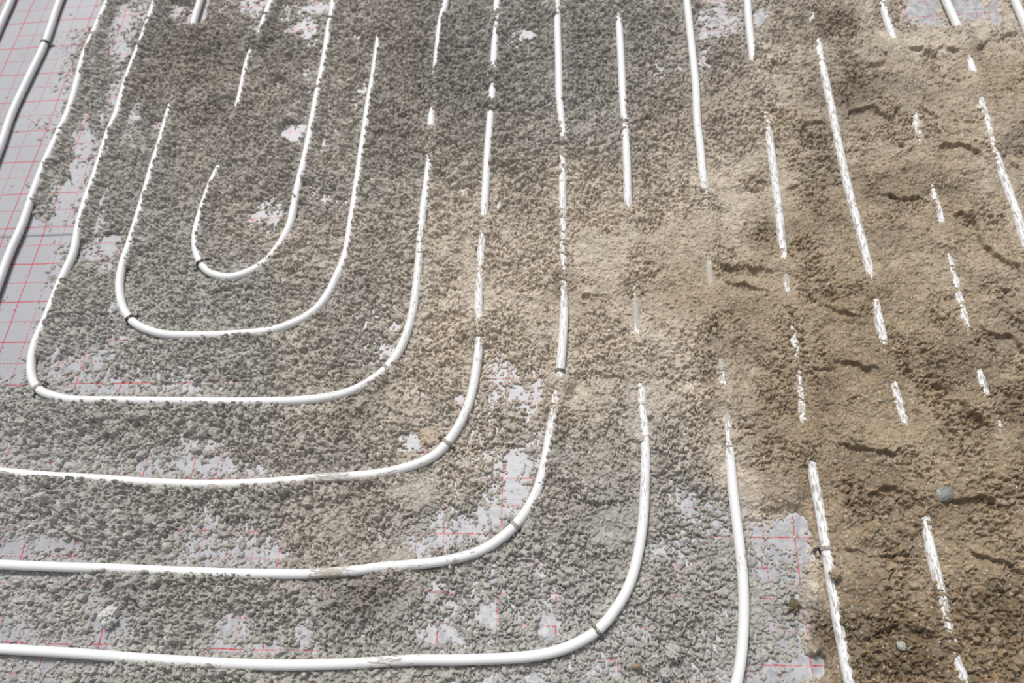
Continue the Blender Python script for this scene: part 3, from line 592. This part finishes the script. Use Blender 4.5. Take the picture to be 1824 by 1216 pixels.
fo = grid_mesh('floor', fco, ff, None, True, foil_material(), {'dust_sheen': dust_sheen})
tag(fo, kind='structure')
md = fo.modifiers.new('board', 'SOLIDIFY'); md.thickness = 0.03; md.offset = -1


# ------------------------------------------------------------------ pipes
def pipe_material():
    m, t, p = mat_new('white_pipe')
    geo = N(t, 'ShaderNodeNewGeometry')
    d = N(t, 'ShaderNodeAttribute', attribute_name='dirt')
    n1 = N(t, 'ShaderNodeTexNoise'); n1.inputs['Scale'].default_value = 150; n1.inputs['Detail'].default_value = 8; n1.inputs['Roughness'].default_value = 0.68
    ru = N(t, 'ShaderNodeAttribute', attribute_name='run'); tu = N(t, 'ShaderNodeAttribute', attribute_name='turn')
    cb = N(t, 'ShaderNodeCombineXYZ'); t.links.new(math_n(t, 'MULTIPLY', ru.outputs['Fac'], 0.42), cb.inputs[0]); t.links.new(math_n(t, 'MULTIPLY', tu.outputs['Fac'], 0.055), cb.inputs[1]); t.links.new(math_n(t, 'MULTIPLY', ru.outputs['Fac'], 0.13), cb.inputs[2])
    t.links.new(cb.outputs[0], n1.inputs['Vector'])
    thr = math_n(t, 'MULTIPLY_ADD', d.outputs['Fac'], -0.20, 0.70)
    e = math_n(t, 'SUBTRACT', n1.outputs['Fac'], thr)
    f = ramp(t, e, 0.0, 0.05)
    n2 = N(t, 'ShaderNodeTexNoise'); n2.inputs['Scale'].default_value = 420; n2.inputs['Detail'].default_value = 2
    t.links.new(geo.outputs['Position'], n2.inputs['Vector'])
    spk = ramp(t, math_n(t, 'ADD', n2.outputs['Fac'], math_n(t, 'MULTIPLY', d.outputs['Fac'], 0.06)), 0.74, 0.77)
    f = math_n(t, 'MAXIMUM', math_n(t, 'MULTIPLY', f, 0.85), spk)
    dc = mix_n(t, n2.outputs['Fac'], (0.30, 0.26, 0.20, 1), (0.45, 0.40, 0.33, 1))
    c = mix_n(t, f, (0.80, 0.80, 0.80, 1), dc)
    t.links.new(c, p.inputs['Base Color'])
    t.links.new(math_n(t, 'MULTIPLY_ADD', f, 0.4, 0.38), p.inputs['Roughness'])
    b = N(t, 'ShaderNodeBump'); b.inputs['Strength'].default_value = 0.6; b.inputs['Distance'].default_value = 0.0006
    t.links.new(f, b.inputs['Height']); t.links.new(b.outputs[0], p.inputs['Normal'])
    return m


M_PIPE = pipe_material()


def tube(name, P3, r, mat, seg=20, attrs=None):
    P3 = np.asarray(P3); tg = np.gradient(P3, axis=0); tg /= np.linalg.norm(tg, axis=1)[:, None]
    up = np.array([0, 0, 1.0]); sd = np.cross(tg, up); sd /= np.linalg.norm(sd, axis=1)[:, None]; nn = np.cross(sd, tg)
    a = np.linspace(0, 2 * math.pi, seg, endpoint=False)
    ring = P3[:, None] + r * (np.cos(a)[None, :, None] * sd[:, None] + np.sin(a)[None, :, None] * nn[:, None])
    n = len(P3); co = ring.reshape(-1, 3)
    i, j = np.mgrid[0:n - 1, 0:seg]; j2 = (j + 1) % seg
    f = np.stack([i * seg + j, i * seg + j2, (i + 1) * seg + j2, (i + 1) * seg + j], -1).reshape(-1, 4)
    cap0 = len(co); co = np.vstack([co, P3[:1], P3[-1:]])
    k = np.arange(seg); k2 = (k + 1) % seg
    c0 = np.stack([np.full(seg, cap0), k2, k, k], 1); c1 = np.stack([np.full(seg, cap0 + 1), (n - 1) * seg + k, (n - 1) * seg + k2, (n - 1) * seg + k2], 1)
    me = bpy.data.meshes.new(name)
    me.from_pydata(co.tolist(), [], f.tolist() + c0[:, :3].tolist() + c1[:, :3].tolist())
    me.polygons.foreach_set('use_smooth', np.ones(len(me.polygons), bool))
    for nm, vv in (attrs or {}).items():
        at = me.attributes.new(nm, 'FLOAT', 'POINT'); at.data.foreach_set('value', (np.r_[np.repeat(vv, seg), vv[:1], vv[-1:]] if nm != 'turn' else np.r_[np.tile(np.abs(np.linspace(-1, 1, seg, endpoint=False)), n), 0, 0]).astype(np.float32))
    me.materials.append(mat)
    o = bpy.data.objects.new(name, me); col.objects.link(o)
    return o


for (lab, pts), q in zip(PIPES, runs):
    z = Z_PIPE + 0.0007 * vnoise(q[:, 0], q[:, 1], 0.25, 301)
    pu, pv = to_photo(q[:, 0], q[:, 1], z)
    dirt = np.clip((lookup(C, 96, pu, pv) - 1.2) / 4.0, 0, 1) * 0.7 + np.clip((q[:, 2] + q[:, 3]) / 24, 0, 1) * 0.45 - 0.1
    dirt = np.where(pv < 130, dirt * 0.7, dirt)
    dirt = np.clip(dirt, 0, 1) * np.clip((pu - 150) / 500, 0.08, 1)
    for (cu, cv, cr_, ck) in COAT:
        dirt = np.maximum(dirt, 1.45 * ck * np.exp(-((pu - cu) ** 2 + (pv - cv) ** 2) / cr_ ** 2))
    o = tube('heating_pipe', np.stack([q[:, 0], q[:, 1], z], 1), R_PIPE, M_PIPE, 24, {'dirt': dirt, 'run': np.arange(len(q)) * 0.0025, 'turn': q[:, 0]})
    tag(o, lab, 'pipe', 'white underfloor heating pipes')


# ------------------------------------------------------------------ clips
def plastic(name, c, rough, dusty):
    m, t, p = mat_new(name)
    geo = N(t, 'ShaderNodeNewGeometry'); n = N(t, 'ShaderNodeTexNoise'); n.inputs['Scale'].default_value = 260; n.inputs['Detail'].default_value = 5
    t.links.new(geo.outputs['Position'], n.inputs['Vector'])
    f = ramp(t, n.outputs['Fac'], 0.62 - dusty * 0.35, 0.72 - dusty * 0.2)
    t.links.new(mix_n(t, f, c, (0.36, 0.33, 0.28, 1)), p.inputs['Base Color']); p.inputs['Roughness'].default_value = rough
    return m


M_CLIP = plastic('black_plastic', (0.018, 0.019, 0.02, 1), 0.4, 0.15)
M_CLIPD = plastic('dusty_plastic', (0.10, 0.095, 0.085, 1), 0.6, 1.0)


def strip(name, path, w, th, mat, parent, M):
    """a band of width w and thickness th bent along path (in the local x/z plane), as one closed mesh"""
    P = np.array(path, float); tg = np.gradient(P, axis=0); tg /= np.linalg.norm(tg, axis=1)[:, None]
    nn = np.stack([-tg[:, 1], tg[:, 0]], 1)
    co = []
    for (a, n_) in zip(P, nn):
        for so, sy in ((-1, -1), (1, -1), (1, 1), (-1, 1)):
            q = a + n_ * so * th / 2; co.append((q[0], sy * w / 2, q[1]))
    n = len(P); f = []
    for i in range(n - 1):
        for j in range(4):
            j2 = (j + 1) % 4; f.append((i * 4 + j, i * 4 + j2, i * 4 + 4 + j2, i * 4 + 4 + j))
    f += [(3, 2, 1, 0), (n * 4 - 4, n * 4 - 3, n * 4 - 2, n * 4 - 1)]
    me = bpy.data.meshes.new(name); me.from_pydata(co, [], f); me.materials.append(mat); me.validate(); me.update()
    o = bpy.data.objects.new(name, me); col.objects.link(o); o.parent = parent
    return o


CLIPS = [(80, 77, 1, 'black', 'black clip over the clean second pipe at the top left'),
         (229, 572, 4, 'black', 'black clip on the lower left bend of the middle U-bend pipe'),
         (358, 471, 5, 'black', 'small black clip on the innermost U-bend pipe'),
         (67, 692, 3, 'dusty', 'grey dusty clip on the corner of the outer U-bend at left'),
         (689, 656, 3, 'dusty', 'grey clip where the outer U-bend turns up, beside tan screed'),
         (797, 789, 6, 'dusty', 'dusty dark clip on the bend of the uppermost lower run'),
         (919, 935, 7, 'dusty', 'tan coated clip with black foot beside bare foil at the centre bottom'),
         (1064, 1124, 8, 'dark', 'dark grey clip on the bend of the long bottom pipe'),
         (998, 661, 7, 'dark', 'dark clip across the upright pipe at the middle of the photo'),
         (1420, 656, 10, 'dusty', 'mortar covered clip bulging on the pipe right of the middle'),
         (1286, 660, 9, 'dusty', 'nearly buried grey clip on the pipe that ends bare at the bottom'),
         (1139, 660, 8, 'dusty', 'buried clip end showing beside the long curved pipe at mid height'),
         (166, 63, 2, 'dusty', 'small dusty clip near the top of the third pipe from the left'),
         (261, 37, 3, 'dark', 'dark clip near the top of the outer U-bend left limb'),
         (589, 34, 5, 'dark', 'dark clip near the top of the innermost U-bend right limb'),
         (472, 28, 5, 'dark', 'dark clip near the top of the innermost U-bend left limb'),
         (568, 157, 5, 'dusty', 'dusty clip on the right limb of the innermost U-bend, below its top one'),
         (1112, 220, 8, 'dark', 'dark mortar smeared clip on the upright pipe in the upper middle'),
         (1463, 977, 10, 'dusty', 'tan mortar covered clip band on the pipe beside bare foil')]
M_CLIPK = plastic('dark_plastic', (0.04, 0.04, 0.042, 1), 0.5, 0.55)
for (cu, cv, pi, kind, lab) in CLIPS:
    g0 = ground(cu, cv, Z_PIPE)
    q = runs[pi]; k = int(np.argmin(np.hypot(q[:, 0] - g0[0], q[:, 1] - g0[1])))
    tx, ty = q[min(k + 2, len(q) - 1), :2] - q[max(k - 2, 0), :2]
    zc = float(Z_PIPE + 0.0007 * vnoise(q[k:k + 1, 0], q[k:k + 1, 1], 0.25, 301)[0])
    e = bpy.data.objects.new('pipe_clip', None); col.objects.link(e)
    e.location = (q[k, 0], q[k, 1], 0); e.rotation_euler = (0, 0, math.atan2(ty, tx) + math.pi / 2); e.empty_display_size = 0.02
    tag(e, lab, 'clip', 'clips holding the heating pipes')
    mt = {'black': M_CLIP, 'dusty': M_CLIPD, 'dark': M_CLIPK}[kind]
    r = R_PIPE + 0.0011
    a = np.linspace(0, math.pi, 15)
    strip('clip_arch', [(r * math.cos(t_), zc + r * math.sin(t_)) for t_ in a], 0.0060, 0.0018, mt, e, None)
    lm = M_CLIP if kind != 'dark' else M_CLIPK
    ca_, sa_ = math.cos(e.rotation_euler[2]), math.sin(e.rotation_euler[2])
    for s in (-1, 1):
        h1 = height_at(q[k, 0] + s * ca_ * 0.014, q[k, 1] + s * sa_ * 0.014); h2 = height_at(q[k, 0] + s * ca_ * 0.022, q[k, 1] + s * sa_ * 0.022)
        if h1 < zc + 0.004:
            strip('leg', [(s * r, zc), (s * (r + .0003), zc * 0.8), (s * (r + .0018), max(zc * 0.5, h1)), (s * 0.0148, max(h1, .002) + .001), (s * 0.0180, max(h1, h2, .001) + .0016), (s * 0.0205, max(h2, .001) + .0012)], 0.0052, 0.0018, lm, e, None)
            continue
        strip('leg', [(s * r, zc), (s * (r + .0001), zc * 0.66), (s * (r + .0012), zc * 0.4), (s * (r + .0052), zc * 0.12 + .0006), (s * (r + .0098), 0.0012)], 0.0044, 0.0016, lm, e, None)


# ------------------------------------------------------------------ lone clods, stones and bits
def lump(name, u_, v_, size, color, lab, cat, flat=0.7, seed=0, rough=0.7, bumpy=0.25, sink=0.35, grp=None, elong=1.0, ang=0.0, zadd=0.0):
    g0 = ground(u_, v_, 0.012)
    n1, n2 = 72, 44
    th = np.linspace(0, 2 * math.pi, n1, endpoint=False); ph = np.linspace(0, math.pi, n2 + 1)[1:-1]
    A, B = np.meshgrid(th, ph)
    d = np.stack([np.sin(B) * np.cos(A), np.sin(B) * np.sin(A), np.cos(B)], -1).reshape(-1, 3)
    d = np.vstack([d, [0, 0, 1], [0, 0, -1]])
    rr = 1 + 1.3 * bumpy * fbm(d[:, 0] + 1.2 * d[:, 2], d[:, 1] - 0.8 * d[:, 2], 0.8, seed, 3) + 0.9 * bumpy * fbm(d[:, 0] - d[:, 2], d[:, 1] + 0.7 * d[:, 2], 0.33, seed + 5, 3)
    if rough > 0.6:
        rr += 0.22 * bumpy / 0.3 * (domes(d[:, 0] + 0.6 * d[:, 2], d[:, 1] - 0.5 * d[:, 2], 0.42, seed + 9, 0.35, 0.7, 0.2)[0] / 0.42)
    P = d * rr[:, None] * size / 2; P[:, 2] *= flat; P[:, 0] *= elong
    c_, s_ = math.cos(ang), math.sin(ang); P[:, 0], P[:, 1] = c_ * P[:, 0] - s_ * P[:, 1], s_ * P[:, 0] + c_ * P[:, 1]
    f = []
    R_ = n2 - 1
    for i in range(R_ - 1):
        for j in range(n1): f.append((i * n1 + j, (i + 1) * n1 + j, (i + 1) * n1 + (j + 1) % n1, i * n1 + (j + 1) % n1))
    top = len(P) - 2
    for j in range(n1): f.append((top, j, (j + 1) % n1)); f.append((top + 1, (R_ - 1) * n1 + (j + 1) % n1, (R_ - 1) * n1 + j))
    me = bpy.data.meshes.new(name); me.from_pydata(P.tolist(), [], f)
    me.polygons.foreach_set('use_smooth', np.ones(len(me.polygons), bool))
    m, t, p = mat_new(name); geo = N(t, 'ShaderNodeNewGeometry')
    n_ = N(t, 'ShaderNodeTexNoise'); n_.inputs['Scale'].default_value = 420; n_.inputs['Detail'].default_value = 5
    t.links.new(geo.outputs['Position'], n_.inputs['Vector'])
    t.links.new(mix_n(t, n_.outputs['Fac'], tuple(c * (0.75 if rough > .5 else .93) for c in color) + (1,), tuple(min(1, c * (1.25 if rough > .5 else 1.07)) for c in color) + (1,)), p.inputs['Base Color'])
    p.inputs['Roughness'].default_value = rough
    b = N(t, 'ShaderNodeBump'); b.inputs['Strength'].default_value = 0.6 if rough > .5 else 0.1; b.inputs['Distance'].default_value = 0.001
    t.links.new(n_.outputs['Fac'], b.inputs['Height']); t.links.new(b.outputs[0], p.inputs['Normal'])
    me.materials.append(m)
    o = bpy.data.objects.new(name, me); col.objects.link(o)
    hz = height_at(g0[0], g0[1])
    g0 = ground(u_, v_, hz + size * flat * (0.5 - sink)); hz = height_at(g0[0], g0[1])
    o.location = (g0[0], g0[1], hz + size * flat * (0.5 - sink) + zadd)
    tag(o, lab, cat, grp)
    return o


GREY = (0.44, 0.42, 0.39); BRN = (0.22, 0.165, 0.10)
lump('clod', 195, 1098, 0.034, (0.56, 0.55, 0.52), 'pale grey clod standing up above the crumbs at the lower left', 'clod', 0.9, 3, bumpy=0.35)
lump('clod', 1200, 1162, 0.026, GREY, 'rounded grey clod right of the curved pipe at the bottom', 'clod', 0.7, 9, bumpy=0.3)
lump('clod', 1186, 1199, 0.016, GREY, 'small grey clod at the bottom edge below the seeds', 'clod', 0.8, 12, bumpy=0.3)
lump('clod', 1138, 1104, 0.013, (0.42, 0.40, 0.37), 'pale pea sized clod beside the grey clip of the bottom pipe', 'clod', 0.8, 15)
lump('clod', 958, 978, 0.015, GREY, 'smooth grey ball of screed below the bend with the tan clip', 'clod', 0.9, 18, bumpy=0.12)
lump('clod', 1413, 1081, 0.019, (0.13, 0.10, 0.06), 'dark brown clod lying on the bare foil at lower right', 'clod', 0.6, 21, bumpy=0.4)
lump('clod', 1486, 1024, 0.017, (0.34, 0.25, 0.16), 'tan mortar clod stuck on the pipe beside the brown screed', 'clod', 0.7, 24, bumpy=0.3, zadd=0.012)
lump('clod', 290, 940, 0.018, GREY, 'grey clod among crumbs under the uppermost lower pipe run', 'clod', 0.8, 27, bumpy=0.35)
lump('clod', 765, 777, 0.036, (0.44, 0.36, 0.27), 'flat tan clod just above the dusty clip on the pipe bend', 'clod', 0.35, 30, bumpy=0.3)
lump('stone', 1681, 880, 0.024, (0.20, 0.21, 0.195), 'smooth grey green stone sitting in brown screed at right', 'stone', 0.5, 33, rough=0.4, bumpy=0.2, sink=0.55, elong=1.4, ang=0.5)
lump('stone', 1605, 1150, 0.014, (0.36, 0.36, 0.32), 'small grey stone in the brown screed at the lower right', 'stone', 0.6, 36, rough=0.45, bumpy=0.18, sink=0.5)
lump('stone', 1745, 191, 0.014, (0.62, 0.58, 0.48), 'pale pointed stone chip in brown screed at the upper right', 'stone', 0.6, 39, rough=0.5, bumpy=0.2)
lump('seed', 1207, 1067 + 100, 0.009, (0.10, 0.05, 0.02), 'dark brown upright seed beside the rounded grey clod', 'seed', 0.6, 42, rough=0.5, bumpy=0.05, elong=1.9, ang=1.4, sink=0.1)
lump('seed', 1134, 1186, 0.009, (0.22, 0.15, 0.07), 'light brown seed lying flat at the bottom edge', 'seed', 0.6, 45, rough=0.5, bumpy=0.05, elong=2.0, ang=0.1, sink=0.1)
